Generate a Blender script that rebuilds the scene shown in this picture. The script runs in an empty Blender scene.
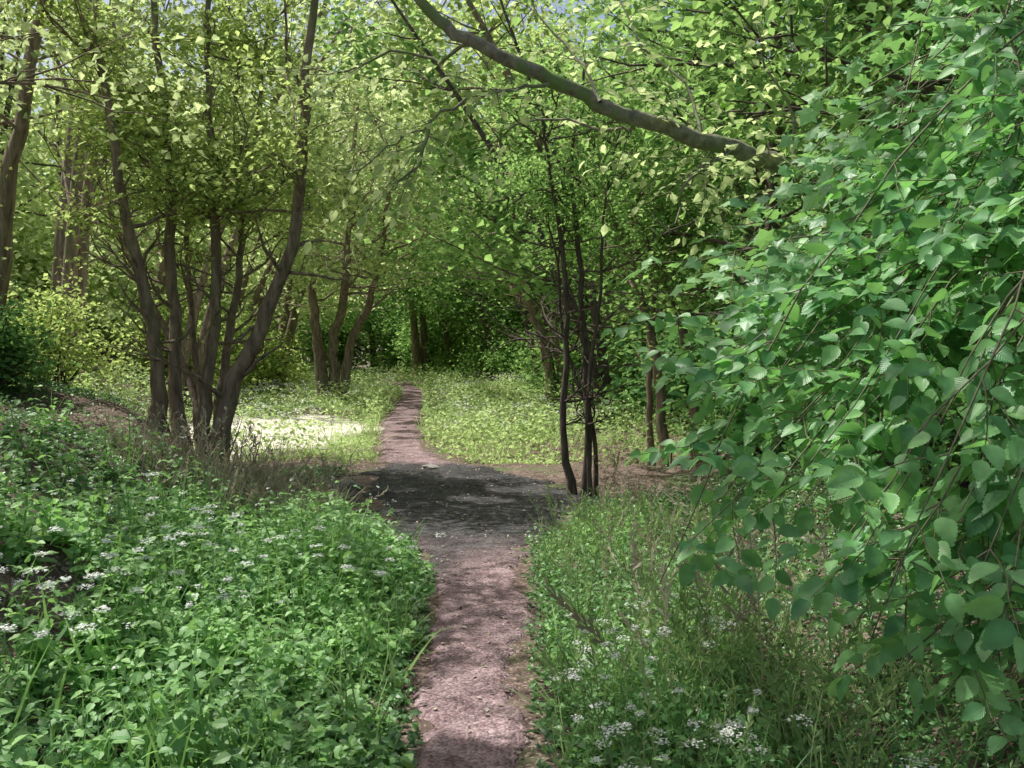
import bpy, math, numpy as np
from mathutils import Vector
rng=np.random.default_rng(11)
sc=bpy.context.scene
CAMZ=1.8; F=995.0; PITCH=math.radians(-2.2)
def P(px,py,d):
    x=(px-512)/F; z=-(py-384)/F
    y=math.cos(PITCH)-z*math.sin(PITCH); zz=math.sin(PITCH)+z*math.cos(PITCH)
    return np.array([x*d/y, d, CAMZ+zz*d/y])
S=np.array([-0.52,0.30,1.14]); S/=np.linalg.norm(S)
# ---------- noise
def _h(ix,iy,iz,s):
    n=(ix*374761393+iy*668265263+iz*2147483647+s*974634777)&0xffffffff
    n=((n^(n>>13))*1274126177)&0xffffffff
    n=((n^(n>>16))*2246822519)&0xffffffff
    return ((n^(n>>15))&0xffffff)/float(0xffffff)
def vn(p,f=1.0,s=0):
    p=np.asarray(p,float)*f
    i=np.floor(p).astype(np.int64); t=p-i; t=t*t*(3-2*t)
    r=0
    for a in (0,1):
        for b in (0,1):
            for c in (0,1):
                w=(t[:,0] if a else 1-t[:,0])*(t[:,1] if b else 1-t[:,1])*(t[:,2] if c else 1-t[:,2])
                r=r+w*_h(i[:,0]+a,i[:,1]+b,i[:,2]+c,s)
    return r
def vn2(x,y,f=1.0,s=0):
    x=np.asarray(x,float); y=np.asarray(y,float)
    return vn(np.stack([x.ravel(),y.ravel(),np.zeros(x.size)],1),f,s).reshape(x.shape)
def ss(a,b,x):
    t=np.clip((x-a)/(b-a),0,1); return t*t*(3-2*t)
def pc(y): return np.interp(y,[-10,0,4.3,7,9.5,11.6,14,17,22,33,40,46,54,64],[-.1,-.1,-.19,-.24,-.42,-.66,-1.2,-1.9,-2.5,-3.3,-4.0,-5.2,-8.0,-13])
def hwL(y): return np.interp(y,[-5,3,4.3,7,8.4,10.0,12,13.6,15.2,17,33,60],[.3,.3,.29,.37,.48,1.0,1.35,1.1,.5,.42,.40,.5])
def hwR(y): return np.interp(y,[-5,3,4.3,7,8.4,10.2,12,13.6,15.2,17,33,60],[.3,.3,.29,.37,.48,1.2,1.9,1.5,.6,.42,.40,.5])
MX,MY=-2.55,5.0
def H(x,y):
    x=np.asarray(x,float); y=np.asarray(y,float)
    dx=x-pc(y)
    ls=np.interp(y,[0,12,15,19,60],[1.1,2.0,3.0,5.0,6.5]); rs=np.interp(y,[0,8,12,20,60],[1.1,1.8,2.8,5.0,6.5])
    L=np.maximum(0,-dx-ls); R=np.maximum(0,dx-rs)
    lb=0.55*ss(0,2.0,L)+0.21*np.minimum(L,9)+.1*ss(3,6,L); rb=0.30*ss(0,2,R)+0.2*np.minimum(R,9)
    z=lb+rb
    amp=ss(.4,2.5,np.abs(dx))
    z=z+amp*(0.26*(vn2(x,y,.7,3)-.5)+0.10*(vn2(x,y,2.1,4)-.5))+0.03*(vn2(x,y,1.3,5)-.5)+0.012*(vn2(x,y,6,6)-.5)
    z=z+0.34*np.exp(-(((x-MX)/.6)**2+((y-MY-.25)/.8)**2))*(.6+.8*vn2(x,y,3.3,7))
    return z
def offpath(x,y,m=0.0):
    dx=x-pc(y); e=0.22*(vn2(x,y,2.5,9)-.5)
    return (dx>hwR(y)+m+e)|(dx<-hwL(y)-m+e)
# ---------- mesh accumulator
class Acc:
    def __init__(s): s.v=[];s.f=[];s.c=[];s.t=[];s.u=[];s.n=0
    def add(s,v,faces_flat,counts,t,u):
        s.v.append(v.astype(np.float32)); s.f.append(faces_flat+s.n); s.c.append(counts)
        s.t.append(t.astype(np.float32)); s.u.append(u.astype(np.float32)); s.n+=len(v)
    def build(s,name,mat,parent=None,smooth=False):
        if not s.v: return None
        v=np.concatenate(s.v); f=np.concatenate(s.f).astype(np.int32); c=np.concatenate(s.c).astype(np.int32)
        m=bpy.data.meshes.new(name)
        m.vertices.add(len(v)); m.vertices.foreach_set('co',v.ravel())
        m.loops.add(len(f)); m.loops.foreach_set('vertex_index',f)
        m.polygons.add(len(c)); m.polygons.foreach_set('loop_start',(np.cumsum(c)-c).astype(np.int32))
        try: m.polygons.foreach_set('loop_total',c)
        except Exception: pass
        m.polygons.foreach_set('use_smooth',np.full(len(c),smooth))
        a=m.attributes.new('tint','FLOAT','POINT'); a.data.foreach_set('value',np.concatenate(s.t))
        if mat.get('veins'):
            a=m.attributes.new('luv','FLOAT_VECTOR','POINT'); a.data.foreach_set('vector',np.concatenate(s.u).ravel())
        m.update(calc_edges=True)
        m.materials.append(mat)
        o=bpy.data.objects.new(name,m); sc.collection.objects.link(o)
        if parent: o.parent=parent
        return o
def T(v,faces):
    v=np.array(v,float)
    return dict(v=v,f=np.array([i for q in faces for i in q]),c=np.array([len(q) for q in faces]))
def nrmz(a): return a/np.maximum(1e-9,np.linalg.norm(a,axis=-1,keepdims=True))
def place(acc,t,pos,fwd,nrm,size,tint):
    N=len(pos)
    if N==0: return
    f=nrmz(fwd); r=nrmz(np.cross(f,nrm)); n=np.cross(r,f)
    V=t['v']; k=len(V)
    sz=np.broadcast_to(size,(N,)).reshape(N,1,1)
    v=pos[:,None,:]+sz*(V[None,:,0:1]*r[:,None,:]+V[None,:,1:2]*f[:,None,:]+V[None,:,2:3]*n[:,None,:])
    ff=(t['f'][None,:]+(np.arange(N)*k)[:,None]).ravel()
    acc.add(v.reshape(-1,3),ff,np.tile(t['c'],N),np.repeat(np.broadcast_to(tint,(N,)),k),np.tile(V,(N,1)))
# templates
LEAF=T([(0,0,0),(-.36,.42,.09),(0,1,-.10),(.36,.42,.09)],[(0,3,2),(0,2,1)])
LEAF6=T([(0,0,0),(-.26,.25,.06),(-.30,.55,.05),(0,1,-.18),(.30,.55,.05),(.26,.25,.06),(0,.3,0),(0,.6,-.02)],
        [(0,5,6),(5,4,7,6),(4,3,7),(0,6,1),(1,6,7,2),(2,7,3)])
def big_leaf(n=11,w=.33,ser=.03,curl=.16,fold=.10,tip=1.0):
    v=[];f=[]
    ts=np.linspace(0,1,n)
    for i,t in enumerate(ts):
        ww=w*(math.sin(math.pi*min(1,t**.78))**.72)*(1-.28*t**3) if 0<t<1 else 0.0
        z=-curl*t*t+.03
        s=(ser if i%2 else -ser*.3) if 0<t<1 else 0
        v.append((0,t,z)); v.append((-(ww+s),t+ (.03 if i%2 else -.01),z+fold*ww/w*.8)); v.append((ww+s,t+(.03 if i%2 else -.01),z+fold*ww/w*.8))
    for i in range(n-1):
        a=3*i;b=3*(i+1)
        f.append((a,b,b+1,a+1)); f.append((a,a+2,b+2,b))
    k=len(v); v+=[(-.008,-.14,.02),(.008,-.14,.02),(.008,.0,.03),(-.008,0,.03)]; f.append((k,k+1,k+2,k+3))
    return T(v,f)
BIG=big_leaf(19,.35,.022,.25,.11); BIG2=big_leaf(15,.32,.022,.05,.17); NET=big_leaf(7,.34,.04,.25,.08)
def lobed():
    v=[(0,.38,0)];f=[]
    lob=[(-90,.38),(-60,.30),(-35,.55),(-12,.36),(15,.62),(38,.38),(65,.45),(90,.66),(115,.45),(142,.38),(165,.62),(192,.36),(215,.55),(240,.30)]
    for a,r in lob:
        a=math.radians(a); v.append((r*math.cos(a),.38+r*math.sin(a),-.25*r*r+.03*math.sin(a*5)))
    m=len(lob)
    for i in range(m): f.append((0,1+i,1+(i+1)%m))
    return T(v,f)
LOB=lobed()
def blade():
    v=[];f=[]
    for i in range(5):
        t=i/4; w=.016*(1-t)**.7+.001; v+=[(-w,t*(1-.12*t),-.35*t*t),(w,t*(1-.12*t),-.35*t*t)]
    for i in range(4): f.append((2*i,2*i+1,2*i+3,2*i+2))
    return T(v,f)
BLADE=blade()
def seedhead():
    v=[];f=[]
    for i in range(4):
        t=i/3; v+=[(-.004,t,-.22*t*t),(.004,t,-.22*t*t)]
    for i in range(3): f.append((2*i,2*i+1,2*i+3,2*i+2))
    r=np.random.default_rng(3)
    for j in range(16):
        t=.62+.38*j/16; sd=(-1)**j; z=-.22*t*t; k=len(v); l=.06*(1.2-t)
        dz=r.uniform(-.05,.05)
        v+=[(0,t,z),(sd*l*.7,t+.02,z+dz),(sd*l,t+.055,z+dz*1.5),(sd*l*.4,t+.05,z+dz)]
        f.append((k,k+1,k+2,k+3))
    return T(v,f)
SEED=seedhead()
def floret():
    v=[(0,0,0)];f=[]
    for i in range(8):
        a=i*math.pi/4; r=1.0 if i%2 else .45; v.append((r*math.cos(a),r*math.sin(a),.15*r))
    for i in range(8): f.append((0,1+i,1+(i+1)%8))
    return T(v,f)
FLO=floret()
# ---------- materials
def newmat(name):
    m=bpy.data.materials.new(name); m.use_nodes=True; nt=m.node_tree; nt.nodes.clear()
    return m,nt,nt.nodes.new,nt.links.new
def leafmat(name,dark,light,trans,tf=.4,rough=.45,veins=False,spec=.5,simple=False):
    m,nt,N,L=newmat(name)
    out=N('ShaderNodeOutputMaterial'); at=N('ShaderNodeAttribute'); at.attribute_name='tint'
    r=N('ShaderNodeValToRGB'); r.color_ramp.elements[0].color=(*dark,1); r.color_ramp.elements[1].color=(*light,1)
    L(at.outputs['Fac'],r.inputs[0])
    t=N('ShaderNodeBsdfTranslucent')
    r2=N('ShaderNodeMix'); r2.data_type='RGBA'; r2.blend_type='MULTIPLY'; r2.inputs[0].default_value=1
    sc_=N('ShaderNodeMapRange'); sc_.inputs[3].default_value=.55; sc_.inputs[4].default_value=1.3; L(at.outputs['Fac'],sc_.inputs[0])
    r2.inputs[6].default_value=(*trans,1); L(sc_.outputs[0],r2.inputs[7]); L(r2.outputs[2],t.inputs['Color'])
    mx=N('ShaderNodeMixShader'); mx.inputs[0].default_value=tf; L(t.outputs[0],mx.inputs[2]); L(mx.outputs[0],out.inputs[0])
    if simple:
        p=N('ShaderNodeBsdfDiffuse'); L(r.outputs[0],p.inputs[0]); L(p.outputs[0],mx.inputs[1]); return m
    no=N('ShaderNodeTexNoise'); no.inputs['Scale'].default_value=1.3 if not veins else 30; no.inputs['Detail'].default_value=1
    geo=N('ShaderNodeNewGeometry'); L(geo.outputs['Position'],no.inputs['Vector'])
    hsv=N('ShaderNodeHueSaturation'); mr=N('ShaderNodeMapRange'); mr.inputs[1].default_value=.3; mr.inputs[2].default_value=.7; mr.inputs[3].default_value=.72; mr.inputs[4].default_value=1.28
    L(no.outputs['Fac'],mr.inputs[0]); L(mr.outputs[0],hsv.inputs['Value']); L(r.outputs[0],hsv.inputs['Color'])
    p=N('ShaderNodeBsdfPrincipled'); p.inputs['Roughness'].default_value=rough; p.inputs['Specular IOR Level'].default_value=spec
    L(hsv.outputs[0],p.inputs['Base Color']); L(p.outputs[0],mx.inputs[1])
    if veins:
        m['veins']=1
        lu=N('ShaderNodeAttribute'); lu.attribute_name='luv'; sx=N('ShaderNodeSeparateXYZ'); L(lu.outputs['Vector'],sx.inputs[0])
        def M(op,a,b=None):
            n=N('ShaderNodeMath'); n.operation=op
            for i,q in enumerate((a,b)):
                if q is None: continue
                if isinstance(q,(int,float)): n.inputs[i].default_value=q
                else: L(q,n.inputs[i])
            return n.outputs[0]
        ax=M('ABSOLUTE',sx.outputs[0]); ph=M('SUBTRACT',sx.outputs[1],M('MULTIPLY',ax,.75))
        w=M('ABSOLUTE',M('SUBTRACT',M('FRACT',M('MULTIPLY',ph,11.0)),.5))
        h=M('MINIMUM',M('MULTIPLY',w,2.2),M('MULTIPLY',ax,22.0))
        b=N('ShaderNodeBump'); b.inputs['Strength'].default_value=.2; b.inputs['Distance'].default_value=.002; L(h,b.inputs['Height'])
        L(b.outputs[0],p.inputs['Normal'])
        vm=N('ShaderNodeMapRange'); vm.inputs[1].default_value=0; vm.inputs[2].default_value=.35; vm.inputs[3].default_value=1.2; vm.inputs[4].default_value=1; L(h,vm.inputs[0])
        mm=N('ShaderNodeMath'); mm.operation='MULTIPLY'; L(mr.outputs[0],mm.inputs[0]); L(vm.outputs[0],mm.inputs[1]); L(mm.outputs[0],hsv.inputs['Value'])
    return m
def noisemat(name,stops,scale,bump=.5,dist=.02,rough=.9,stretch=(1,1,1),moss=None,speck=None,detail=5,sunglare_col=None):
    m,nt,N,L=newmat(name)
    out=N('ShaderNodeOutputMaterial'); geo=N('ShaderNodeNewGeometry'); mp=N('ShaderNodeMapping'); mp.inputs['Scale'].default_value=stretch
    L(geo.outputs['Position'],mp.inputs[0])
    no=N('ShaderNodeTexNoise'); no.inputs['Scale'].default_value=scale; no.inputs['Detail'].default_value=detail; no.inputs['Roughness'].default_value=.65; L(mp.outputs[0],no.inputs['Vector'])
    r=N('ShaderNodeValToRGB'); e=r.color_ramp.elements
    while len(e)<len(stops): e.new(.5)
    for i,(p_,c) in enumerate(stops): e[i].position=p_; e[i].color=(*c,1)
    L(no.outputs['Fac'],r.inputs[0]); col=r.outputs[0]
    if moss:
        n2=N('ShaderNodeTexNoise'); n2.inputs['Scale'].default_value=moss[0]; n2.inputs['Detail'].default_value=3; L(geo.outputs['Position'],n2.inputs['Vector'])
        q=N('ShaderNodeMapRange'); q.inputs[1].default_value=moss[1]; q.inputs[2].default_value=moss[1]+.12; L(n2.outputs['Fac'],q.inputs[0])
        x=N('ShaderNodeMix'); x.data_type='RGBA'; L(q.outputs[0],x.inputs[0]); L(col,x.inputs[6]); x.inputs[7].default_value=(*moss[2],1); col=x.outputs[2]
    if sunglare_col:
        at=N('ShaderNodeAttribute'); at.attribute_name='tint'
        x=N('ShaderNodeMix'); x.data_type='RGBA'; L(at.outputs['Fac'],x.inputs[0]); L(col,x.inputs[6]); x.inputs[7].default_value=(*sunglare_col,1); col=x.outputs[2]
    hgt=no.outputs['Fac']
    if speck:
        vo=N('ShaderNodeTexVoronoi'); vo.inputs['Scale'].default_value=speck[0]; L(geo.outputs['Position'],vo.inputs['Vector'])
        sx=N('ShaderNodeSeparateXYZ'); L(vo.outputs['Color'],sx.inputs[0])
        q=N('ShaderNodeMapRange'); q.inputs[1].default_value=speck[1]; q.inputs[2].default_value=speck[1]+.05; L(sx.outputs[0],q.inputs[0])
        x=N('ShaderNodeMix'); x.data_type='RGBA'; L(q.outputs[0],x.inputs[0]); L(col,x.inputs[6]); x.inputs[7].default_value=(*speck[2],1); col=x.outputs[2]
        ad=N('ShaderNodeMath'); ad.operation='MULTIPLY_ADD'; L(vo.outputs['Distance'],ad.inputs[0]); ad.inputs[1].default_value=-.35; L(no.outputs['Fac'],ad.inputs[2]); hgt=ad.outputs[0]
    p=N('ShaderNodeBsdfPrincipled'); p.inputs['Roughness'].default_value=rough; p.inputs['Specular IOR Level'].default_value=.25; L(col,p.inputs['Base Color'])
    b=N('ShaderNodeBump'); b.inputs['Strength'].default_value=bump; b.inputs['Distance'].default_value=dist; L(hgt,b.inputs['Height']); L(b.outputs[0],p.inputs['Normal'])
    L(p.outputs[0],out.inputs[0]); return m
M_bark=noisemat('bark',[(.3,(.10,.075,.06)),(.52,(.27,.21,.165)),(.75,(.44,.36,.30))],14,.9,.03,.9,(1,1,.22),moss=(2.2,.58,(.17,.19,.10)))
M_darkbark=noisemat('dark_bark',[(.3,(.06,.045,.04)),(.6,(.14,.11,.09)),(.8,(.25,.20,.17))],20,.9,.02,.9,(1,1,.25),detail=3)
M_bough=noisemat('bough_bark',[(.3,(.12,.115,.08)),(.55,(.26,.25,.175)),(.8,(.44,.43,.32))],22,.8,.015,.85,moss=(6,.52,(.18,.25,.09)))
M_twig=noisemat('green_twig',[(.3,(.09,.10,.05)),(.7,(.20,.19,.11))],30,.2,.002,.7,detail=1)
M_ground=noisemat('woodland_soil',[(.3,(.07,.047,.04)),(.55,(.16,.115,.095)),(.75,(.27,.21,.175))],7,.8,.03,.95,moss=(1.1,.55,(.09,.13,.05)),speck=(55,.85,(.30,.235,.19)),sunglare_col=(.80,.74,.66))
M_flower=leafmat('white_petals',(.80,.82,.77),(.9,.91,.88),(.8,.85,.75),.3,simple=True)
M_elm=leafmat('elm_leaves',(.07,.24,.08),(.26,.50,.19),(.30,.66,.16),.38,.40,veins=True,spec=.5)
M_maple=leafmat('field_maple_leaves',(.08,.25,.09),(.30,.52,.22),(.35,.66,.18),.38,.42,spec=.5)
M_canP=leafmat('canopy_leaves_sunbright',(.26,.39,.13),(.70,.75,.40),(.76,.90,.42),.5,simple=True)  # bright sun and haze on the foliage painted into this pale leaf colour
M_canL=leafmat('canopy_leaves_light',(.14,.24,.07),(.50,.57,.22),(.68,.84,.28),.5,simple=True)
M_canM=leafmat('canopy_leaves_mid',(.07,.18,.06),(.27,.42,.15),(.44,.70,.20),.45,simple=True)
M_canD=leafmat('canopy_leaves_dark',(.04,.12,.045),(.15,.29,.11),(.26,.47,.14),.40,simple=True)
M_nettle=leafmat('undergrowth_leaves',(.08,.24,.07),(.34,.56,.21),(.38,.68,.18),.35,.5)
M_ivy=leafmat('ivy_leaves',(.04,.13,.045),(.18,.34,.12),(.20,.42,.11),.25,.4)
M_meadow=leafmat('meadow_leaves',(.22,.38,.11),(.66,.78,.36),(.62,.82,.34),.4,simple=True)
M_grass=leafmat('grass_blades',(.12,.23,.08),(.40,.49,.24),(.37,.55,.2),.35,simple=True)
M_dry=leafmat('dry_stalks',(.28,.23,.16),(.60,.55,.44),(.40,.36,.25),.25,simple=True)
M_litter=leafmat('leaf_litter',(.15,.105,.08),(.62,.54,.45),(.2,.14,.08),.1,simple=True)
M_stone=noisemat('stone',[(.3,(.16,.15,.14)),(.7,(.42,.40,.37))],9,.7,.02,.9)
def pathmat():
    m,nt,N,L=newmat('trodden_earth')
    out=N('ShaderNodeOutputMaterial'); geo=N('ShaderNodeNewGeometry')
    no=N('ShaderNodeTexNoise'); no.inputs['Scale'].default_value=7; no.inputs['Detail'].default_value=9; no.inputs['Roughness'].default_value=.7; L(geo.outputs['Position'],no.inputs['Vector'])
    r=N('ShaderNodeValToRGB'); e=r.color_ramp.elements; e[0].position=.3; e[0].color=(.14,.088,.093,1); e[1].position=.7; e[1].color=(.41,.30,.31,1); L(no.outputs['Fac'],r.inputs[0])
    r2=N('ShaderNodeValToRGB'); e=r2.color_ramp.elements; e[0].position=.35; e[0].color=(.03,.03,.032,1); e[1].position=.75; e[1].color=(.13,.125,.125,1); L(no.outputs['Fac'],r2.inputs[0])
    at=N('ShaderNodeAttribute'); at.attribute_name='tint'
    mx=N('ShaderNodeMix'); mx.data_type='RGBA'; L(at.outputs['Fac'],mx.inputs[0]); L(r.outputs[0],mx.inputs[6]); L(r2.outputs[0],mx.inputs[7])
    vo=N('ShaderNodeTexVoronoi'); vo.inputs['Scale'].default_value=60; L(geo.outputs['Position'],vo.inputs['Vector'])
    sx=N('ShaderNodeSeparateXYZ'); L(vo.outputs['Color'],sx.inputs[0])
    mr=N('ShaderNodeMapRange'); mr.inputs[3].default_value=.6; mr.inputs[4].default_value=1.45; L(sx.outputs[0],mr.inputs[0])
    mu=N('ShaderNodeMix'); mu.data_type='RGBA'; mu.blend_type='MULTIPLY'; mu.inputs[0].default_value=1; L(mx.outputs[2],mu.inputs[6]); L(mr.outputs[0],mu.inputs[7])
    n3=N('ShaderNodeTexNoise'); n3.inputs['Scale'].default_value=1.4; n3.inputs['Detail'].default_value=4; L(geo.outputs['Position'],n3.inputs['Vector'])
    m3=N('ShaderNodeMapRange'); m3.inputs[1].default_value=.35; m3.inputs[2].default_value=.65; m3.inputs[3].default_value=.7; m3.inputs[4].default_value=1.15; L(n3.outputs['Fac'],m3.inputs[0])
    mv=N('ShaderNodeMix'); mv.data_type='RGBA'; mv.blend_type='MULTIPLY'; mv.inputs[0].default_value=1; L(mu.outputs[2],mv.inputs[6]); L(m3.outputs[0],mv.inputs[7])
    p=N('ShaderNodeBsdfPrincipled'); p.inputs['Roughness'].default_value=.92; p.inputs['Specular IOR Level'].default_value=.2; L(mv.outputs[2],p.inputs['Base Color'])
    ad=N('ShaderNodeMath'); ad.operation='MULTIPLY_ADD'; L(vo.outputs['Distance'],ad.inputs[0]); ad.inputs[1].default_value=-.5; L(no.outputs['Fac'],ad.inputs[2])
    b=N('ShaderNodeBump'); b.inputs['Strength'].default_value=.8; b.inputs['Distance'].default_value=.03; L(ad.outputs[0],b.inputs['Height']); L(b.outputs[0],p.inputs['Normal'])
    L(p.outputs[0],out.inputs[0]); return m
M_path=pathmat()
# ---------- ground
def grid(name,xs,ys,zf,mat):
    X,Y=np.meshgrid(xs,ys); Z=zf(X,Y); n,m_=X.shape
    a=Acc(); v=np.stack([X.ravel(),Y.ravel(),Z.ravel()],1)
    i=np.arange((n-1)*(m_-1)); r=i//(m_-1); c=i%(m_-1); b=r*m_+c
    rr=((v[:,0]+5.3)/2.5)**2+((v[:,1]-20.5)/5.5)**2+.9*(vn2(v[:,0],v[:,1],1.2,90)-.5)  # pale ellipse: sun glare on the open ground painted into the soil tint
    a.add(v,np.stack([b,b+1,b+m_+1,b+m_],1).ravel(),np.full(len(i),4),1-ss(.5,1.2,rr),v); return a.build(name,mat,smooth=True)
xs=np.concatenate([-np.geomspace(300,12,30),np.linspace(-11.8,9.8,330),np.geomspace(10,300,30)])
ys=np.concatenate([-np.geomspace(200,3.2,20),np.linspace(-3,20,330),np.linspace(20.2,70,180),np.geomspace(71,400,30)])
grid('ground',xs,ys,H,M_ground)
ys=np.concatenate([np.arange(-3,20,.05),np.arange(20,62,.15)]); ts=np.linspace(-1.35,1.35,60)
TT,YY=np.meshgrid(ts,ys); XX=pc(YY)+np.where(TT>0,hwR(YY),hwL(YY))*TT
ed=0.55*(vn2(XX,YY,2.6,21)-.5)+.3*(vn2(XX,YY,9,22)-.5)
ZZ=H(XX,YY)+.03-.11*ss(.72,1.2,np.abs(TT)+ed)-.01
a=Acc(); n,m_=XX.shape; i=np.arange((n-1)*(m_-1)); r=i//(m_-1); c=i%(m_-1); b=r*m_+c
v=np.stack([XX.ravel(),YY.ravel(),ZZ.ravel()],1)
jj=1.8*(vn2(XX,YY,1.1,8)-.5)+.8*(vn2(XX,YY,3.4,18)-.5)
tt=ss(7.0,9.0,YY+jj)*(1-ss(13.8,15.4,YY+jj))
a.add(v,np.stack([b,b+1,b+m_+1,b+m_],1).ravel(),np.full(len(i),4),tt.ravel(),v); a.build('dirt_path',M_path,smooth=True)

# ---------- sun gaps
def lit(g):
    x=g[:,0]; y=g[:,1]
    thr=np.full(len(g),.54)
    thr=np.where((y>2)&(y<9.5)&(np.abs(x)<3.5),.51,thr)
    thr=np.where((y>2)&(y<10)&(x<-.5)&(x>-3.5),.47,thr)
    thr=np.where((y>1)&(y<10)&(x>.9),.58,thr)
    thr=np.where((y>9.0)&(y<13.8)&(x>-3)&(x<2.2),.62,thr)
    thr=np.where(y>16.0,.46,thr)
    thr=np.where((y>15)&(y<40)&(x>-3.5)&(x<4),.38,thr)
    thr=np.where(((x+5.2)/2.8)**2+((y-20.5)/6.5)**2<1,0,thr)
    thr=np.where(((x+3.9)/.9)**2+((y-7.4)/.8)**2<1,0,thr)
    n=.5*vn2(x,y,1.4,31)+.5*vn2(x,y,3.3,32)
    return n>thr
def keep(p,tunnel=True,thin=True):
    h=H(p[:,0],p[:,1]); k=(p[:,2]-h)
    g=p-S[None,:]*(k/S[2])[:,None]
    m=~(lit(g)&(k>1.8)&(g[:,1]<45))
    g2=p-S[None,:]*((p[:,2]-2.2)/S[2])[:,None]
    m&=~((p[:,2]>2.8)&(g2[:,0]>.4)&(g2[:,0]<4.2)&(g2[:,1]>1.5)&(g2[:,1]<6)&((.5*vn2(g2[:,0],g2[:,1],2.0,33)+.5*vn2(g2[:,0],g2[:,1],5,34))>.42))
    if thin: m&=~((p[:,2]>3.2+.36*p[:,1])&(p[:,1]<34)&(rng.random(len(p))<.85))
    if tunnel:
        dx=p[:,0]-pc(p[:,1]); w=np.interp(p[:,1],[0,12,16,22,40,60],[2.1,2.3,3.0,3.8,3.5,2.5]); wl=np.interp(p[:,1],[0,12,16,22,40,60],[2.4,2.6,4.5,5.2,4,2.5])
        ww=np.where(dx>0,w,wl); hh=np.interp(p[:,1],[0,40,60],[3.4,3.8,2.8])
        m&=~(((dx/ww)**2+(p[:,2]/hh)**4)<1)
    m&=np.linalg.norm(p-np.array([0,0,CAMZ]),axis=1)>2.2
    return m
def leafcloud(acc,centers,n,sig,size,tmpl=LEAF,tilt=.6,tb=(0,1),tunnel=True,droop=.35,prune=True,thin=True):
    c=np.repeat(centers,n,axis=0)
    p=c+rng.normal(size=c.shape)*np.array(sig)
    ct=np.repeat(rng.uniform(-.35,.35,len(centers)),n)
    if prune:
        k=keep(p,tunnel,thin); p=p[k]; ct=ct[k]
    N=len(p)
    if N==0: return
    nr=np.array([0,0,1.])+rng.normal(size=(N,3))*tilt
    a=rng.uniform(0,2*math.pi,N); fw=np.stack([np.cos(a),np.sin(a),-droop+rng.normal(size=N)*.3],1)
    place(acc,tmpl,p,fw,nr,rng.uniform(size[0],size[1],N),np.clip(rng.uniform(tb[0],tb[1],N)+ct,0,1))
# ---------- tubes
def resample(pts,n):
    pts=np.array(pts,float); m=len(pts)
    q=np.vstack([2*pts[0]-pts[1],pts,2*pts[-1]-pts[-2]]); out=[]
    for s in np.linspace(0,m-1,n):
        i=min(int(s),m-2); t=s-i; p0,p1,p2,p3=q[i],q[i+1],q[i+2],q[i+3]
        out.append(.5*((2*p1)+(-p0+p2)*t+(2*p0-5*p1+4*p2-p3)*t*t+(-p0+3*p1-3*p2+p3)*t**3))
    return np.array(out)
def tube(acc,pts,rad,sides=7):
    n=len(pts); d=nrmz(np.gradient(pts,axis=0))
    up=np.array([0,0,1.]) if abs(d[0][2])<.9 else np.array([1.,0,0])
    r=nrmz(np.cross(d,up)); u=np.cross(d,r)
    th=np.arange(sides)*2*math.pi/sides
    if rad[0]>.03:
        jit=1+.14*(rng.random((n,sides))-.5)+.08*np.sin(th*3+rng.uniform(0,6))[None,:]
    else: jit=np.ones((n,sides))
    R=np.array(rad)[:,None]*jit
    v=pts[:,None,:]+R[:,:,None]*(np.cos(th)[None,:,None]*r[:,None,:]+np.sin(th)[None,:,None]*u[:,None,:])
    i=np.arange((n-1)*sides); a=i//sides; b=i%sides
    f=np.stack([a*sides+b,a*sides+(b+1)%sides,(a+1)*sides+(b+1)%sides,(a+1)*sides+b],1).ravel()
    acc.add(v.reshape(-1,3),f,np.full(len(i),4),np.zeros(n*sides),v.reshape(-1,3))
def wob(p0,d,L,n,w=.18,up=0.0):
    pts=[np.array(p0,float)]; d=np.array(d,float); d/=np.linalg.norm(d)
    for i in range(n):
        d=d+rng.normal(size=3)*w+np.array([0,0,up]); d/=np.linalg.norm(d); pts.append(pts[-1]+d*L/n)
    return np.array(pts)
def empty(name,loc):
    e=bpy.data.objects.new(name,None); sc.collection.objects.link(e); e.empty_display_size=.3
    return e
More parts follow.
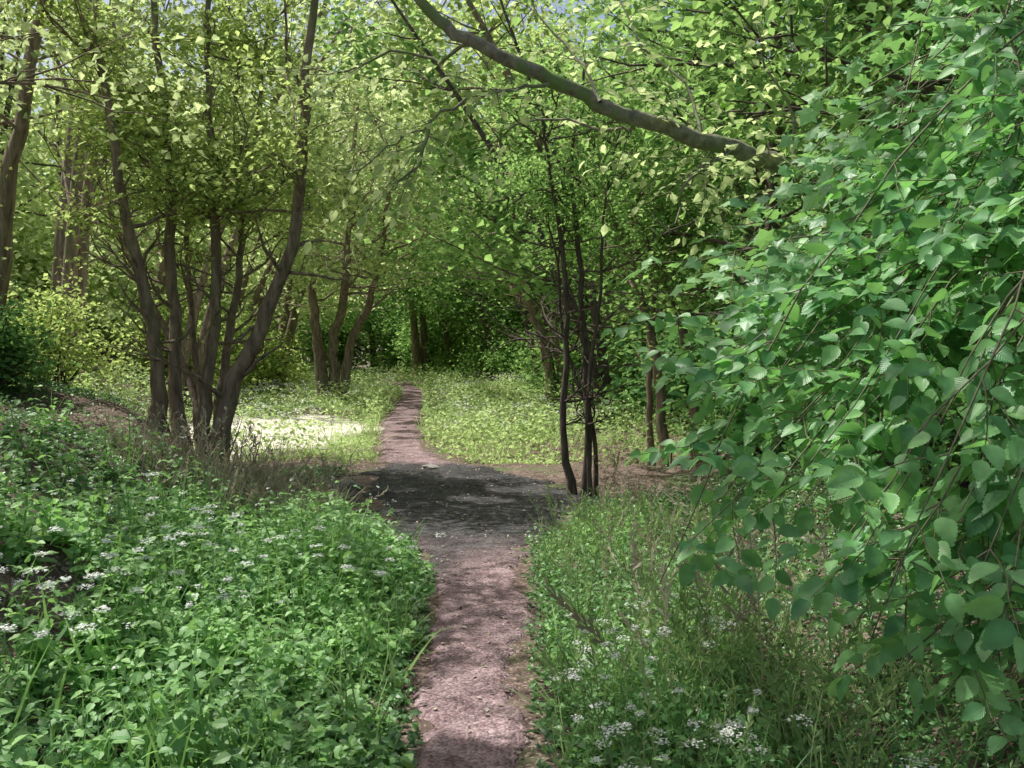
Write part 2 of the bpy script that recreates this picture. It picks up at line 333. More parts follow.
def tree(name,stems,bark,leafm,nb=10,bl=(1.2,2.4),t0=.35,n2=5,ln=22,sig=(.28,.28,.14),size=(.06,.10),tb=(0,1),far=False,bare=0,tmpl=LEAF,updir=.35,pull=0,thin=True):
    e=empty(name,stems[0][0][0]); w=Acc(); lf=Acc(); cen=[]
    for pts,r0,r1 in stems:
        n=10 if far else 22
        q=resample(pts,n); s=np.linspace(0,1,n)
        if not far: q[1:-1]+=rng.normal(size=(n-2,3))*r0*.2
        rad=r0*(1-s)+r1*s; rad=rad*(1+.5*np.exp(-s*18))
        tube(w,q,rad,6 if far else 10)
        for k in range(nb+bare):
            isb=k>=nb
            t=rng.uniform(t0,1) if not isb else rng.uniform(.18,.6)
            i=min(int(t*(n-1)),n-2); p=q[i]; rr=max(.012,rad[i]*rng.uniform(.25,.5))
            a=rng.uniform(0,2*math.pi); d=np.array([math.cos(a)-pull*np.sign(p[0]-pc(p[1])),math.sin(a),rng.uniform(.0,1.0)*updir*2])
            L=rng.uniform(*bl)*(1.15-.5*t)*(1 if not isb else .5)
            b=wob(p,d,L,5 if far else 9,.16,.03); tube(w,b,np.linspace(rr,.006,len(b)),4 if far else 6)
            for j in range(n2 if not isb else 3):
                m=rng.integers(len(b)//3,len(b)); a=rng.uniform(0,2*math.pi); d2=nrmz(b[min(m,len(b)-1)]-b[m-1])+np.array([math.cos(a),math.sin(a),.2])*.8
                c=wob(b[m-1],d2,L*rng.uniform(.3,.55),4 if far else 6,.2,0)
                if not far: tube(w,c,np.linspace(.012,.003,len(c)),4)
                if not isb: cen.append(c[2:])
            if not isb: cen.append(b[-2:])
    C=np.concatenate(cen); leafcloud(lf,C,ln,sig,size,tmpl,tb=tb,thin=thin)
    w.build('trunk_and_limbs',bark,e,True); lf.build('crown',leafm,e)
    return e
def PP(*l): return [P(*q) for q in l]
def base(px,py,d):
    p=P(px,py,d); p[2]=H(p[0],p[1])-.08; return p
b0=base(205,466,12.6)
def off(b,x,y):
    q=b.copy(); q[0]+=x;q[1]+=y;q[2]=H(q[0],q[1])-.1; return q
tree('multi_stem_maple_tree',[
 ([off(b0,.12,0)]+PP((232,390,12.6),(262,325,12.5),(289,260,12.5),(303,140,12.4),(310,30,12.3),(325,-90,12.2)),.12,.035),
 ([off(b0,-.05,.1)]+PP((206,380,12.8),(217,290,12.9),(212,180,13),(205,60,13.1),(215,-60,13.2)),.09,.028),
 ([off(b0,-.3,.15)]+PP((175,370,12.9),(174,280,13),(170,180,13),(160,60,13),(150,-60,13)),.095,.033),
 ([off(b0,-.55,.0)]+PP((155,360,12.5),(140,280,12.4),(122,190,12.2),(105,90,12.0),(80,-10,11.8)),.10,.033),
 ([off(b0,.08,.25)]+PP((222,370,13.1),(238,290,13.3),(242,210,13.5),(260,110,13.8),(270,0,14)),.07,.02),
 ([off(b0,-.15,.35)]+PP((190,380,13.4),(150,300,13.7),(110,210,14),(80,120,14.2),(40,20,14.4)),.06,.02),
 ([off(b0,-.1,.4)]+PP((198,380,13.4),(190,300,13.7),(190,200,14),(235,100,14.2),(240,0,14.4)),.055,.02)],
 M_bark,M_canL,nb=10,bl=(1.0,2.6),t0=.47,n2=5,ln=17,sig=(.28,.28,.10),size=(.055,.10),bare=7,updir=.4)
b1=base(325,392,32)
tree('multi_stem_ash_tree',[
 ([b1]+PP((318,340,32),(310,280,32),(300,200,32),(290,80,31)),.2,.06),
 ([off(b1,.3,0)]+PP((335,340,32),(345,280,31),(350,200,31),(360,90,31)),.19,.05),
 ([off(b1,.6,0)]+PP((350,345,32),(372,295,31.5),(385,230,31),(400,140,30)),.17,.05)],
 M_bark,M_canP,nb=18,bl=(2,5.2),t0=.42,n2=6,ln=24,sig=(.6,.6,.3),size=(.12,.21))
b2=base(573,497,11.8)
tree('slender_hawthorn_tree',[
 ([b2]+PP((563,420,11.8),(567,330,11.8),(561,240,11.8),(548,160,11.7),(540,90,11.6)),.045,.015),
 ([off(b2,.14,.05)]+PP((588,420,11.9),(584,330,12),(578,240,12.1),(572,160,12.2),(585,60,12.3)),.05,.016),
 ([off(b2,.28,.1)]+PP((594,430,12),(578,385,12.1),(562,330,12.2),(555,250,12.3),(530,170,12.5)),.03,.01),
 ([off(b2,.2,-.02)]+PP((588,400,11.8),(600,300,11.7),(604,210,11.6),(620,130,11.5)),.028,.01)],
 M_darkbark,M_canM,nb=8,bl=(.7,1.6),t0=.55,n2=4,ln=10,sig=(.22,.22,.1),size=(.045,.08),bare=7)
b3=base(668,420,15)
tree('leaning_hazel_tree',[
 ([b3]+PP((655,350,15),(632,270,15),(605,190,15),(590,110,15)),.075,.03),
 ([off(b3,.5,.2)]+PP((690,360,15),(665,290,15.2),(640,220,15.4),(625,120,15.6)),.085,.03),
 ([off(b3,-.2,.4)]+PP((650,380,15.5),(655,300,15.6),(672,200,15.8),(680,90,16)),.06,.02)],
 M_bark,M_canM,nb=12,bl=(1,2.6),t0=.45,n2=5,ln=22,size=(.06,.11),bare=3)
b4=base(556,388,27)
tree('pale_ash_tree',[([b4]+PP((545,345,27),(530,305,27),(520,230,26.5),(500,140,26)),.17,.05),
 ([off(b4,.3,.2)]+PP((556,340,27),(562,280,27),(560,180,27)),.12,.05)],
 M_bark,M_canM,nb=16,bl=(1.8,4.2),t0=.42,n2=6,ln=26,sig=(.55,.55,.28),size=(.12,.19))
def wtree(x,y,h,name,leafm,ns=2,bark=M_darkbark,t0=.25,lean_=.12,**k):
    z=H(x,y)-.1; st=[]
    for i in range(ns):
        lean=np.array([rng.normal()*.08*h-(lean_*h*np.sign(x-pc(y))),rng.normal()*.06*h,0])
        p0=np.array([x+rng.normal()*.2,y+rng.normal()*.2,z])
        st.append(([p0,p0+lean*.2+[0,0,h*.33],p0+lean*.55+[0,0,h*.66],p0+lean+[0,0,h]],.017*h/(1+.25*ns)+.03,.03))
    far=y>17
    d=dict(nb=14,bl=(1.6,3.6),t0=t0,n2=5,ln=19,sig=(.42,.42,.17),size=(.08,.13),pull=.4)
    if y>20: d.update(ln=22,sig=(.7,.7,.32),size=(.16,.26))
    d.update(k)
    tree(name,st,bark,leafm,far=far,**d)
for x,y,h in [(-6.2,9.0,8),(-7.6,14,9.5),(-6.2,6.0,7.5),(-9,11,9),(-8.2,18,10)]:
    wtree(x,y,h,'added_shade_sycamore',M_canP if y>8 else M_canL,ns=2,bark=M_bark,bl=(1.8,3.8),t0=.38)
for x,y,h in [(4.4,9.5,8.5),(5.6,13,9),(4.3,17.5,9.5),(7.5,10,9),(7.5,16,10),(3.9,7.6,7.5),(3.2,13.2,8.5),(4.6,6,8)]:
    wtree(x,y,h,'hornbeam_tree',M_canD if x>4.4 else M_canM,ns=2,t0=.25,pull=.6)
# trees added mostly out of view; crowns arch over to shade the near path
for x,y,h,ln_ in [(-4.3,3.4,8.5,.35),(-4.6,6.2,8.5,.30)]:
    wtree(x,y,h,'added_shade_sycamore',M_canL,ns=2,bark=M_bark,t0=.55,lean_=ln_,ln=17,bl=(1.6,3.2),updir=.7,thin=False)
for y in [23,28,34,40,47,54]:
    wtree(pc(y)-rng.uniform(6.2,7.6) -(1.5 if y<28 else 0),y+rng.uniform(-1,1),rng.uniform(9,11),'added_shade_sycamore',M_canP,ns=2,bark=M_bark,t0=.3,lean_=.28,bl=(2,4.6))
    wtree(pc(y)-rng.uniform(10.5,13),y+rng.uniform(-2,2),rng.uniform(10,13),'added_shade_sycamore',M_canP,ns=2,t0=.15,bl=(2,4.6))
    wtree(pc(y)+rng.uniform(4.6,6.0),y+rng.uniform(-1,1),rng.uniform(8.5,10.5),'hornbeam_tree',M_canM,ns=2,t0=.25,lean_=.3,bl=(2,4.6))
    wtree(pc(y)+rng.uniform(8.5,11),y+rng.uniform(-2,2),rng.uniform(10,12),'hornbeam_tree',M_canD,ns=2,t0=.1,bl=(2,4.6))
for x,y in [(-1,57),(-4,62),(3,60),(-9,66),(-15,62),(-2,68)]:
    wtree(x,y,rng.uniform(12,15),'hornbeam_tree',M_canM,ns=2,t0=.05,bl=(2.4,5))
# tall trees closing the view overhead
for x,y,h,le in [(-8.6,26,12,.42),(2.6,24,12,.36),(-9,37,15,.35),(1.6,36,15,.3),(-11,46,18,.22),(-1,49,18,.15),(3,52,18,.2),(-5,56,19,.1)]:
    wtree(x,y,h,'ash_tree',M_canP if x<0 else M_canL,ns=2,bark=M_bark,t0=.45,lean_=le,bl=(2.4,4.6),ln=17,sig=(.8,.8,.4),size=(.17,.28))
# overhead bough tree
e=empty('overhanging_elm_tree',(3,6,0)); w=Acc(); lf=Acc(); tws=Acc()
tz=np.array([3.35,5.9,H(3.35,5.9)-.1])
tr=resample([tz,tz+[.05,.1,1.2],tz+[-.1,.1,2.6],tz+[.15,.2,4.2],tz+[.3,.3,6.5]],20); tube(w,tr,np.linspace(.13,.05,20),10)
bp=resample([tr[7]]+PP((900,215,5.8),(820,180,5.6),(765,158,5.45),(700,138,5.3),(645,122,5.2),(600,103,5.15),(560,82,5.1),(515,62,5.0),(465,38,5.0),(432,14,5.0),(405,-25,5.0),(370,-80,5.1),(320,-130,5.2)),46)
bp[1:-1]+=rng.normal(size=(44,3))*.007
tube(w,bp,np.interp(np.linspace(0,1,46),[0,.3,.7,1],[.06,.043,.030,.016]),9)
tw=[]
tw.append(resample(PP((548,84,5.03),(520,88,5.0),(470,101,5.0),(430,121,4.9),(390,148,4.9),(345,172,4.9)),18))
tw.append(resample(PP((470,44,5.0),(440,60,5.2),(400,52,5.3),(350,70,5.3),(300,66,5.4)),14))
tw.append(resample(PP((430,121,4.9),(420,160,4.8),(395,190,4.8)),8))
tw.append(resample(PP((640,119,5.2),(610,130,5.3),(560,118,5.5),(510,128,5.6),(470,150,5.7)),14))
tw.append(resample(PP((740,150,5.4),(700,170,5.2),(680,200,5.1),(670,240,5.1)),12))
tw.append(resample(PP((600,102,5.1),(580,60,5.3),(540,20,5.5),(520,-30,5.6)),12))
tw.append(resample(PP((700,138,5.3),(690,90,5.5),(640,40,5.7),(620,-10,5.9)),12))
tw.append(resample(PP((800,172,5.5),(790,110,5.6),(760,50,5.6),(760,-10,5.6)),12))
for t in tw:
    t[1:-1]+=rng.normal(size=(len(t)-2,3))*.012; tube(w,t,np.linspace(.011,.004,len(t)),5)
def twigs(w,lf,line,m,L,step,size,tmpls,droop,tb,spread=1.0,t0=.2,face=.25):
    n=len(line)
    P_=[];Fw=[];Nr=[]
    for k in range(m):
        i=int(rng.uniform(t0,1)*(n-1)); i=min(max(i,1),n-1)
        d=nrmz(line[i]-line[i-1]); sd=nrmz(np.cross(d,[0,0,1]))*(1 if k%2 else -1)
        dd=d*.7+sd*rng.uniform(.4,1.4)*spread+np.array([0,0,rng.uniform(-droop,.35)])+rng.normal(size=3)*.25
        l=rng.uniform(.5,1.25)*L; tn=8; tp=wob(line[i],dd,l,tn,.12,-.03*droop*2)
        tube(w,tp,np.linspace(.0024,.001,tn+1),4)
        q=np.arange(.03,l,step)
        for j,s in enumerate(q):
            f=s/l*tn; a=min(int(f),tn-1); p=tp[a]+(tp[a+1]-tp[a])*(f-a); dr=nrmz(tp[a+1]-tp[a])
            s2=nrmz(np.cross(dr,[0,0,1]))*(1 if j%2 else -1)
            fw=dr*.6+s2*.9+np.array([0,0,-rng.uniform(-.1,.9)*max(droop,.4)])+rng.normal(size=3)*.28
            P_.append(p);Fw.append(fw);Nr.append(np.array([0,-face,1.])+rng.normal(size=3)*.5)
        P_.append(tp[-1]);Fw.append(nrmz(tp[-1]-tp[-2])+np.array([0,0,-.4*droop]));Nr.append(np.array([0,-face,1.])+rng.normal(size=3)*.35)
    P_=np.array(P_);Fw=np.array(Fw);Nr=np.array(Nr)
    k=np.linalg.norm(P_-np.array([0,0,CAMZ]),axis=1)>1.5
    P_=P_[k];Fw=Fw[k];Nr=Nr[k]; sz=rng.uniform(size[0],size[1],len(P_)); tt=np.clip(rng.uniform(tb[0],tb[1],len(P_))+rng.uniform(-.25,.25),0,1)
    for j,tm in enumerate(tmpls):
        q=np.arange(len(P_))%len(tmpls)==j
        place(lf,tm,P_[q]+nrmz(Fw[q])*sz[q][:,None]*.14,Fw[q],Nr[q],sz[q],tt[q])
for i,t in enumerate(tw): twigs(tws,lf,t,13,.4,.07,(.045,.075),[LEAF6],.5,(0,1),t0=.1)
twigs(tws,lf,bp[:18],20,.6,.055,(.045,.075),[LEAF6],.5,(0,1))
w.build('trunk_and_boughs',M_bough,e,True); tws.build('twigs',M_twig,e,True); lf.build('leaves',M_canP,e)
# ---------- right foreground elm & field maple
def arm(tr,q,r0,n=18,k=.3,seg=(6,15)):
    i=rng.integers(*seg); s=tr[i]
    m1=s+(q-s)*.35+np.array([0,0,k])+rng.normal(size=3)*.18; m2=s+(q-s)*.7+np.array([0,0,k*.7])+rng.normal(size=3)*.12
    l=resample([s,m1,m2,q],n); l[1:-1]+=rng.normal(size=(n-2,3))*.008; return l
e=empty('wych_elm_tree',(2.9,3.6,0)); w=Acc(); lf=Acc(); tws=Acc()
tz=np.array([2.7,3.3,H(2.7,3.3)-.1])
tr=resample([tz,tz+[.05,.1,1.0],tz+[-.02,.15,2.0],tz+[.15,.2,3.4]],16); tube(w,tr,np.linspace(.06,.03,16),8)
ends=[(625,375,4.3),(660,420,3.9),(650,330,4.4),(700,460,3.5),(690,550,2.9),(745,545,2.8),(755,480,3.0),(710,380,3.8),(770,400,3.2),(810,470,2.6),
 (850,540,2.3),(885,615,2.05),(930,600,2.1),(1000,640,1.95),(960,520,2.2),(900,470,2.4),(1040,560,2.1),(1060,650,1.95),(870,400,2.7),(960,420,2.4),(1050,450,2.3),
 (820,330,3.1),(900,330,2.9),(980,330,2.7),(750,320,3.9),(1040,350,2.6),(830,410,2.9),(730,430,3.4),(790,530,2.6),(950,650,2.05),(1020,500,2.4),(920,390,3.2),(1000,400,3.2),(860,460,3.0),(940,480,3.1),(1000,560,2.9),(880,520,3.0),(800,430,3.5),(1030,620,2.4),
 (870,650,2.15),(905,665,2.1),(975,665,2.05),(840,600,2.25),(1010,680,2.1),(890,580,2.4),(960,580,2.5),(1000,600,2.2),(660,590,3.0),(700,520,3.2),(930,680,2.2)]
for px,py,d in ends:
    l=arm(tr,P(px,py-8,d),.009); tube(w,l,np.linspace(.007,.0018,18),5)
    twigs(tws,lf,l,13,.26 if d<2.5 else .40,.034,(.048,.080),[BIG,BIG2],.5,(0,1),t0=.4,face=.45)
w.build('stems',M_twig,e,True); tws.build('twigs',M_twig,e,True); lf.build('leaves',M_elm,e,True)
e=empty('field_maple_tree',(4,4.8,0)); w=Acc(); lf=Acc(); tws=Acc()
tz=np.array([3.7,4.6,H(3.7,4.6)-.1])
tr=resample([tz,tz+[.05,.1,1.6],tz+[-.1,.15,3.0],tz+[.15,.2,5.4]],20); tube(w,tr,np.linspace(.09,.04,20),8)
for k in range(90):
    px=rng.uniform(700,1150); top=np.interp(px,[690,780,860,1024],[240,190,110,30]); py=rng.uniform(top,430); d=rng.uniform(3.3,5.4)
    l=arm(tr,P(px,py,d),.01,16,.3,(6,19)); tube(w,l,np.linspace(.009,.002,16),5)
    twigs(tws,lf,l,12,.42,.05,(.055,.09),[LOB],.45,(0,1),t0=.35,face=.5)
w.build('stems',M_twig,e,True); tws.build('twigs',M_twig,e,True); lf.build('leaves',M_maple,e,False)
# ---------- shrubs
def shrub(name,x,y,r,h,mat,n,size,prune=False,bot=.0,ln=16):
    e=empty(name,(x,y,0)); w=Acc(); lf=Acc(); z=float(H(x,y)); C=[]
    for k in range(n):
        a=rng.uniform(0,2*math.pi); el=rng.uniform(.1,1.4); L=rng.uniform(.6,1.0)
        tgt=np.array([x+r*L*math.cos(a)*math.cos(el),y+r*L*math.sin(a)*math.cos(el),z+h*L*math.sin(el)+bot])
        s=np.array([x+rng.normal()*.12,y+rng.normal()*.12,z-.05]); l=resample([s,(s+tgt)/2+np.array([0,0,.15*h]),tgt],9)
        l[1:-1]+=rng.normal(size=(7,3))*.03*r; tube(w,l,np.linspace(.018,.004,9),4); C.append(l[3:])
    C=np.concatenate(C); leafcloud(lf,C,ln,(.16*r,.16*r,.08*h),size,tunnel=False,prune=prune)
    w.build('stems',M_darkbark,e,True); lf.build('leaves',mat,e)
for x,y,r,h in [(3.3,7.4,1.2,1.5),(3.6,9.6,1.3,2.0),(3.1,12.4,1.0,1.4),(4.4,11.8,1.6,2.6),(3.9,15,1.3,2.2),(5.4,14,1.6,3),(3.4,5.6,.9,.9),(5,8,1.6,2.6),(6.5,11,2,3.2)]:
    shrub('hazel_shrub',x,y,r,h,M_canD,34,(.06,.10))
for x,y,r,h,m in [(-6.4,12.2,1.0,1.2,M_canD),(-6.2,8.0,1.2,1.6,M_canM),(-7,9.8,1.5,2.4,M_canP),(-6.8,14.5,1.3,1.8,M_canL),(-8.3,13,1.8,3,M_canP)]:
    shrub('elder_shrub',x,y,r,h,m,34,(.06,.10))
for y in np.arange(19,60,4.2):
    shrub('hazel_shrub',pc(y)+rng.uniform(5.0,6.0),y,2.0,rng.uniform(2.4,3.6),M_canM if y>22 else M_canD,40,(.12,.2))
    shrub('hazel_shrub',pc(y)+rng.uniform(8.5,10),y+1,2.6,rng.uniform(4,6),M_canD,40,(.16,.26))
    if y>27: shrub('elder_shrub',pc(y)-rng.uniform(5.6,6.8),y,2.0,rng.uniform(2.0,3.2),M_canL,40,(.12,.2))
    shrub('elder_shrub',pc(y)-rng.uniform(10.5,12),y+1,2.6,rng.uniform(3.5,5.5),M_canP,40,(.16,.26))
for x,y in [(-2,54),(1,55),(-4.5,58),(-1,60),(3,58),(-15,60),(-18,58),(6,60),(-7,64),(-12,67)]:
    shrub('hazel_shrub',x,y,2.4,4.2,M_canM,50,(.18,.28),ln=20)
# distant mass
acc=Acc(); C=[]
for k in range(3600):
    s=rng.choice(3,p=[.36,.27,.37])
    if s==0: x=-rng.uniform(16,24); y=rng.uniform(6,80)
    elif s==1: x=rng.uniform(13,20); y=rng.uniform(4,80)
    else: x=rng.uniform(-24,20); y=rng.uniform(70,84)
    C.append((x,y,float(H(x,y))+rng.uniform(0,1)**1.05*((11 if s<2 else 21)+3*math.sin(x*.7+y*.45))))
C=np.array(C); leafcloud(acc,C,28,(1.1,1.1,.7),(.42,.65),prune=False); acc.build('distant_tree_mass',M_canP)
# ---------- ground plants
def pts(x0,x1,y0,y1,n,m=.03,dens=None):
    x=rng.uniform(x0,x1,n); y=rng.uniform(y0,y1,n); k=offpath(x,y,m)
    if dens is not None: k&=rng.random(n)<dens(x,y)
    x=x[k];y=y[k]; return np.stack([x,y,H(x,y)],1)
soil=lambda x,y: 1-np.clip(1.5*np.exp(-(((x-MX+.02)/.44)**2+((y-MY+.25)/.65)**2)**1.3),0,.95)*ss(.25,.5,vn2(x,y,4,77))
def plants(name,base_,hr,nodes,size,mat,tmpl,tb=(0,1),droop=.35,stem=True,flower=0,edge=True,fsize=.035,nf=18,fs=(.005,.009)):
    a=Acc(); N=len(base_); h=rng.uniform(*hr,N)
    if edge:
        dx=base_[:,0]-pc(base_[:,1]); e=np.where(dx>0,dx-hwR(base_[:,1]),-dx-hwL(base_[:,1])); h=h*(.3+.7*ss(0,.55,e))
        h=h*(.4+1.1*vn2(base_[:,0],base_[:,1],1.6,40))
        h=h*(1-.5*np.exp(-(((base_[:,0]-MX)/.7)**2+((base_[:,1]-MY+.6)/.9)**2)))
    lean=rng.normal(size=(N,2))*.18; a0=rng.uniform(0,6.28,N); pt=rng.uniform(-.25,.25,N)+.6*(vn2(base_[:,0],base_[:,1],1.1,41)-.5)
    ps=rng.uniform(.65,1.35,N)
    for k in range(nodes):
        t=(k+.6)/nodes
        pos=base_+np.stack([lean[:,0]*h*t*t*2,lean[:,1]*h*t*t*2,h*t],1)
        for s in (0,1):
            an=a0+k*1.57+s*math.pi+rng.normal(size=N)*.35
            fw=np.stack([np.cos(an),np.sin(an),.25-droop+rng.normal(size=N)*.3],1)
            nr=np.array([0,0,1.])+rng.normal(size=(N,3))*.35
            sz=rng.uniform(*size,N)*(1.2-.65*t)*ps
            place(a,tmpl,pos,fw,nr,sz,np.clip(rng.uniform(tb[0],tb[1],N)*.6+.2+pt+.3*(t-.5),0,1))
    if stem:
        fw=np.stack([lean[:,0]*1.5,lean[:,1]*1.5,np.ones(N)],1)
        place(a,BLADE,base_,fw,rng.normal(size=(N,3)),h*1.02,np.full(N,.3))
    o=a.build(name,mat,None,False)
    if flower>0:
        k=rng.random(N)<flower; q=base_[k]; hh=h[k]; ln=lean[k]; fa=Acc()
        top=q+np.stack([ln[:,0]*hh*2,ln[:,1]*hh*2,hh*1.03+.04],1)
        c=np.repeat(top,nf,axis=0); sp=np.repeat(rng.uniform(.4,1.3,len(top)),nf)*fsize
        rr=np.sqrt(rng.random(len(c)))*sp; an=rng.uniform(0,6.28,len(c))
        c=c+np.stack([rr*np.cos(an),rr*np.sin(an),-rr*rr*4+rng.normal(size=len(c))*.005],1)
        place(fa,FLO,c,rng.normal(size=(len(c),3))*[1,1,.1],np.array([0,0,1.])+rng.normal(size=(len(c),3))*.4,rng.uniform(*fs,len(c)),rng.random(len(c)))
        fa.build(name+'_blossom',M_flower,o)
    return o
q=pts(-4.2,-.3,2.6,10.2,5200,.0,lambda x,y: soil(x,y)*(0.15+1.2*vn2(x,y,1.3,50))*(1-.85*ss(-2.2,-3.2,x)*(y>6.2)))
plants('nettle_patch',q,(.16,.48),5,(.045,.09),M_nettle,NET)
q=pts(-3.4,-.5,3.0,8.5,420,.05,lambda x,y: soil(x,y)*ss(.35,.6,vn2(x,y,1.4,51)))
plants('garlic_mustard_patch',q,(.38,.62),5,(.04,.07),M_nettle,NET,tb=(.3,1),flower=.4,fsize=.02,nf=14)
q=pts(-2.2,-.5,3.0,6.0,330,.08,lambda x,y:ss(.25,.6,vn2(x,y,1.3,97)))
plants('cow_parsley_patch',q,(.50,.68),4,(.03,.06),M_nettle,LEAF6,tb=(.4,1),flower=.9,fsize=.037,nf=46,fs=(.005,.010),edge=False)
def carpet(name,q,size,mat,hmax=.12,tmpl=LEAF6,tb=(0,1)):
    a=Acc(); N=len(q); p=q.copy(); p[:,2]+=rng.random(N)**1.5*hmax+.01
    an=rng.uniform(0,6.28,N); fw=np.stack([np.cos(an),np.sin(an),rng.normal(size=N)*.35-.1],1); nr=np.array([0,0,1.])+rng.normal(size=(N,3))*.45
    cl=.6*(vn2(q[:,0],q[:,1],1.5,60)-.5)
    place(a,tmpl,p,fw,nr,rng.uniform(*size,N),np.clip(rng.uniform(*tb,N)+cl,0,1)); return a.build(name,mat)
bare_=lambda x,y:(1-.96*np.exp(-(((x+4.6)/1.4)**2+((y-11.6)/2.4)**2)**2))
q=np.concatenate([pts(-7,-1.2,3,14,60000,.1,lambda x,y: soil(x,y)*ss(.30,.5,vn2(x,y,.9,61))*bare_(x,y)),
  pts(-2.2,-.3,2.6,10,14000,-.04,lambda x,y:soil(x,y))])
carpet('ivy_carpet',q,(.035,.06),M_ivy)
q=pts(.1,6,2.2,12,70000,-.04,lambda x,y: ss(.10,.38,vn2(x,y,1.1,62)))
carpet('ivy_carpet',q,(.03,.055),M_ivy,hmax=.18)
q=pts(.2,2.6,2.8,10.4,3600,.02,lambda x,y: (.3+1.0*vn2(x,y,1.5,52))*(1-.8*ss(.9,1.6,x)))
plants('bramble_and_herb_patch',q,(.12,.42),4,(.035,.07),M_nettle,LEAF6)
q=pts(.2,1.4,3.0,5.6,150,.1,lambda x,y:ss(.3,.6,vn2(x,y,1.5,98))); plants('hedge_parsley_patch',q,(.3,.5),4,(.03,.05),M_nettle,LEAF6,tb=(.3,1),flower=.8,fsize=.042,nf=36)
def blades(name,q,hr,mat,tmpl=BLADE,tb=(0,1),lean=.45):
    a=Acc(); N=len(q); fw=np.stack([rng.normal(size=N)*lean,rng.normal(size=N)*lean,np.ones(N)],1)
    nr=np.stack([rng.normal(size=N),rng.normal(size=N),np.zeros(N)],1)
    place(a,tmpl,q,fw,nr,rng.uniform(*hr,N)*(.6+.8*vn2(q[:,0],q[:,1],1.3,70)),np.clip(rng.uniform(*tb,N),0,1)); return a.build(name,mat)
q=np.concatenate([pts(.2,1.5,2.8,10.5,4200,.0,lambda x,y:.1+vn2(x,y,2,53)),pts(-1.6,-.3,2.8,10.5,1400,.0)])
blades('grass_tufts',q,(.15,.42),M_grass)
q=pts(.35,1.8,3.2,9,620,.1,lambda x,y:ss(.35,.65,vn2(x,y,1.2,54))); blades('seeding_grass',q,(.35,.6),M_grass,SEED,lean=.4)
q=pts(-3.6,-1.7,8.8,12.8,1700,.0,lambda x,y:ss(.3,.6,vn2(x,y,1.8,55))); blades('dry_grass',q,(.3,.7),M_dry,BLADE,lean=.5)
q=np.concatenate([q[::4],pts(.7,1.9,4.5,12,200,.1)]); blades('dry_stalks',q,(.4,.75),M_dry,SEED,lean=.5)
# meadow beyond the crossing
def md(x,y): return np.ones_like(x)*(np.abs(x-pc(y))<7.5)*(.15+1.1*vn2(x,y,.6,56))*(1-.9*(((x+5.3)/2.2)**2+((y-20.2)/5.0)**2<1))
q=np.concatenate([pts(-10,4.5,15,30,60000,.06,md),pts(-17,6,30,58,64000,.06,md)])
a=Acc(); p=q.copy(); N=len(p); p[:,2]+=rng.random(N)*(.05+.75*ss(.3,.8,vn2(p[:,0],p[:,1],.8,57))); fw=rng.normal(size=(N,3))*[1,1,.5]
cl=1.1*(vn2(p[:,0],p[:,1],.5,58)-.5)
place(a,LEAF6,p,fw,np.array([0,-.2,1.])+rng.normal(size=(N,3))*.45,rng.uniform(.05,.10,N)*(1+.018*(p[:,1]-15)),np.clip(rng.random(N)*.7+.15+cl,0,1)); a.build('meadow_herbs',M_meadow)
q=pts(-9,4.5,14.6,45,20000,.02,md); blades('meadow_grass',q,(.2,.55),M_meadow,BLADE)
q=pts(-9,4,16,48,3000,.2,lambda x,y: ss(.35,.65,vn2(x,y,.4,59))); fa=Acc(); q[:,2]+=rng.uniform(.35,.75,len(q))
c=np.repeat(q,9,axis=0)+rng.normal(size=(len(q)*9,3))*[.07,.07,.02]; place(fa,FLO,c,rng.normal(size=c.shape)*[1,1,.1],np.array([0,0,1.])+rng.normal(size=c.shape)*.3,rng.uniform(.014,.028,len(c)),rng.random(len(c))); fa.build('cow_parsley_blossom',M_flower)
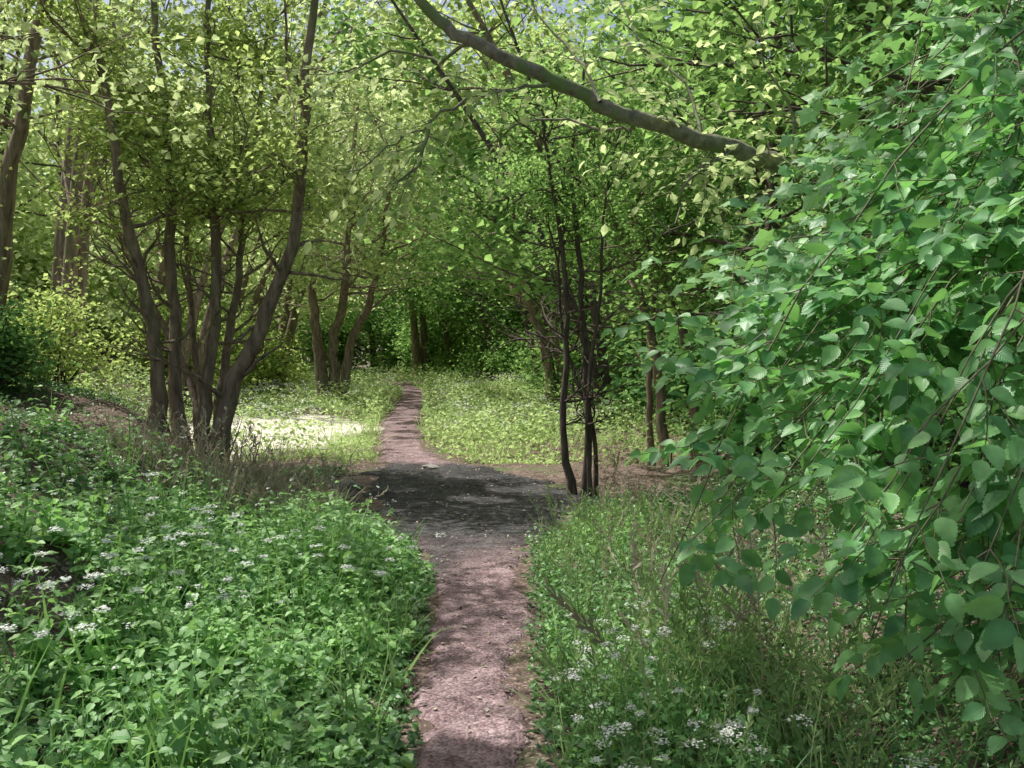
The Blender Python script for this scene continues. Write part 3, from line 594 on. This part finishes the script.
# litter
x=rng.uniform(-6,4,18000); y=rng.uniform(2.5,24,18000); on=~offpath(x,y,.1); k=on|(rng.random(18000)<.35); k&=~(on&(rng.random(18000)<.35)); x=x[k];y=y[k]
x=np.concatenate([x,rng.normal(-4.6,.9,5000),rng.normal(MX,.4,500)]); y=np.concatenate([y,rng.normal(11.6,1.6,5000),rng.normal(MY,.4,500)])
q=np.stack([x,y,H(x,y)+.028],1)
a=Acc(); N=len(q); place(a,LEAF6,q,rng.normal(size=(N,3))*[1,1,.12],np.array([0,0,1.])+rng.normal(size=(N,3))*.25,rng.uniform(.012,.042,N),rng.random(N)); a.build('leaf_litter',M_litter)
def stone(x,y,r,name='stone',fl=.6):
    import bmesh
    bm=bmesh.new(); bmesh.ops.create_icosphere(bm,subdivisions=3,radius=r)
    V=np.array([v.co[:] for v in bm.verts]); n=vn(V/r+50+x*7,1.6,80)*.7+vn(V/r+50,4,81)*.25+.45
    for v,k in zip(bm.verts,n): v.co=v.co*k; v.co.z*=fl
    m=bpy.data.meshes.new(name); bm.to_mesh(m); bm.free(); m.materials.append(M_stone)
    for p_ in m.polygons: p_.use_smooth=True
    o=bpy.data.objects.new(name,m); sc.collection.objects.link(o); o.location=(x,y,float(H(x,y))+r*fl*.4)
stone(-2.05,12.3,.17); stone(-2.3,12.5,.10)
p=P(430,470,14.5); stone(p[0],p[1],.15,fl=.35)
# ---------- light
w=bpy.data.worlds.new('World'); sc.world=w; w.use_nodes=True; nt=w.node_tree
bg=nt.nodes['Background']; sky=nt.nodes.new('ShaderNodeTexSky'); sky.sky_type='NISHITA'; sky.sun_disc=False
sky.sun_elevation=math.asin(S[2]); sky.sun_rotation=math.atan2(S[0],S[1]); sky.air_density=1.0; sky.dust_density=5
nt.links.new(sky.outputs[0],bg.inputs[0]); bg.inputs[1].default_value=.15
L=bpy.data.lights.new('sun','SUN'); L.energy=5; L.angle=math.radians(.5); L.color=(1,.97,.90)
o=bpy.data.objects.new('sun',L); sc.collection.objects.link(o); o.rotation_euler=Vector(S).to_track_quat('Z','Y').to_euler(); o.location=(-10,10,20)
cd=bpy.data.cameras.new('camera'); cam=bpy.data.objects.new('camera',cd); sc.collection.objects.link(cam)
cd.sensor_width=36; cd.lens=F*36/1024; cd.clip_end=1500; cd.clip_start=.05; cam.location=(0,0,CAMZ); cam.rotation_euler=(math.pi/2+PITCH,0,0)
sc.camera=cam
sc.view_settings.view_transform='Standard'; sc.view_settings.look='None'; sc.view_settings.exposure=0
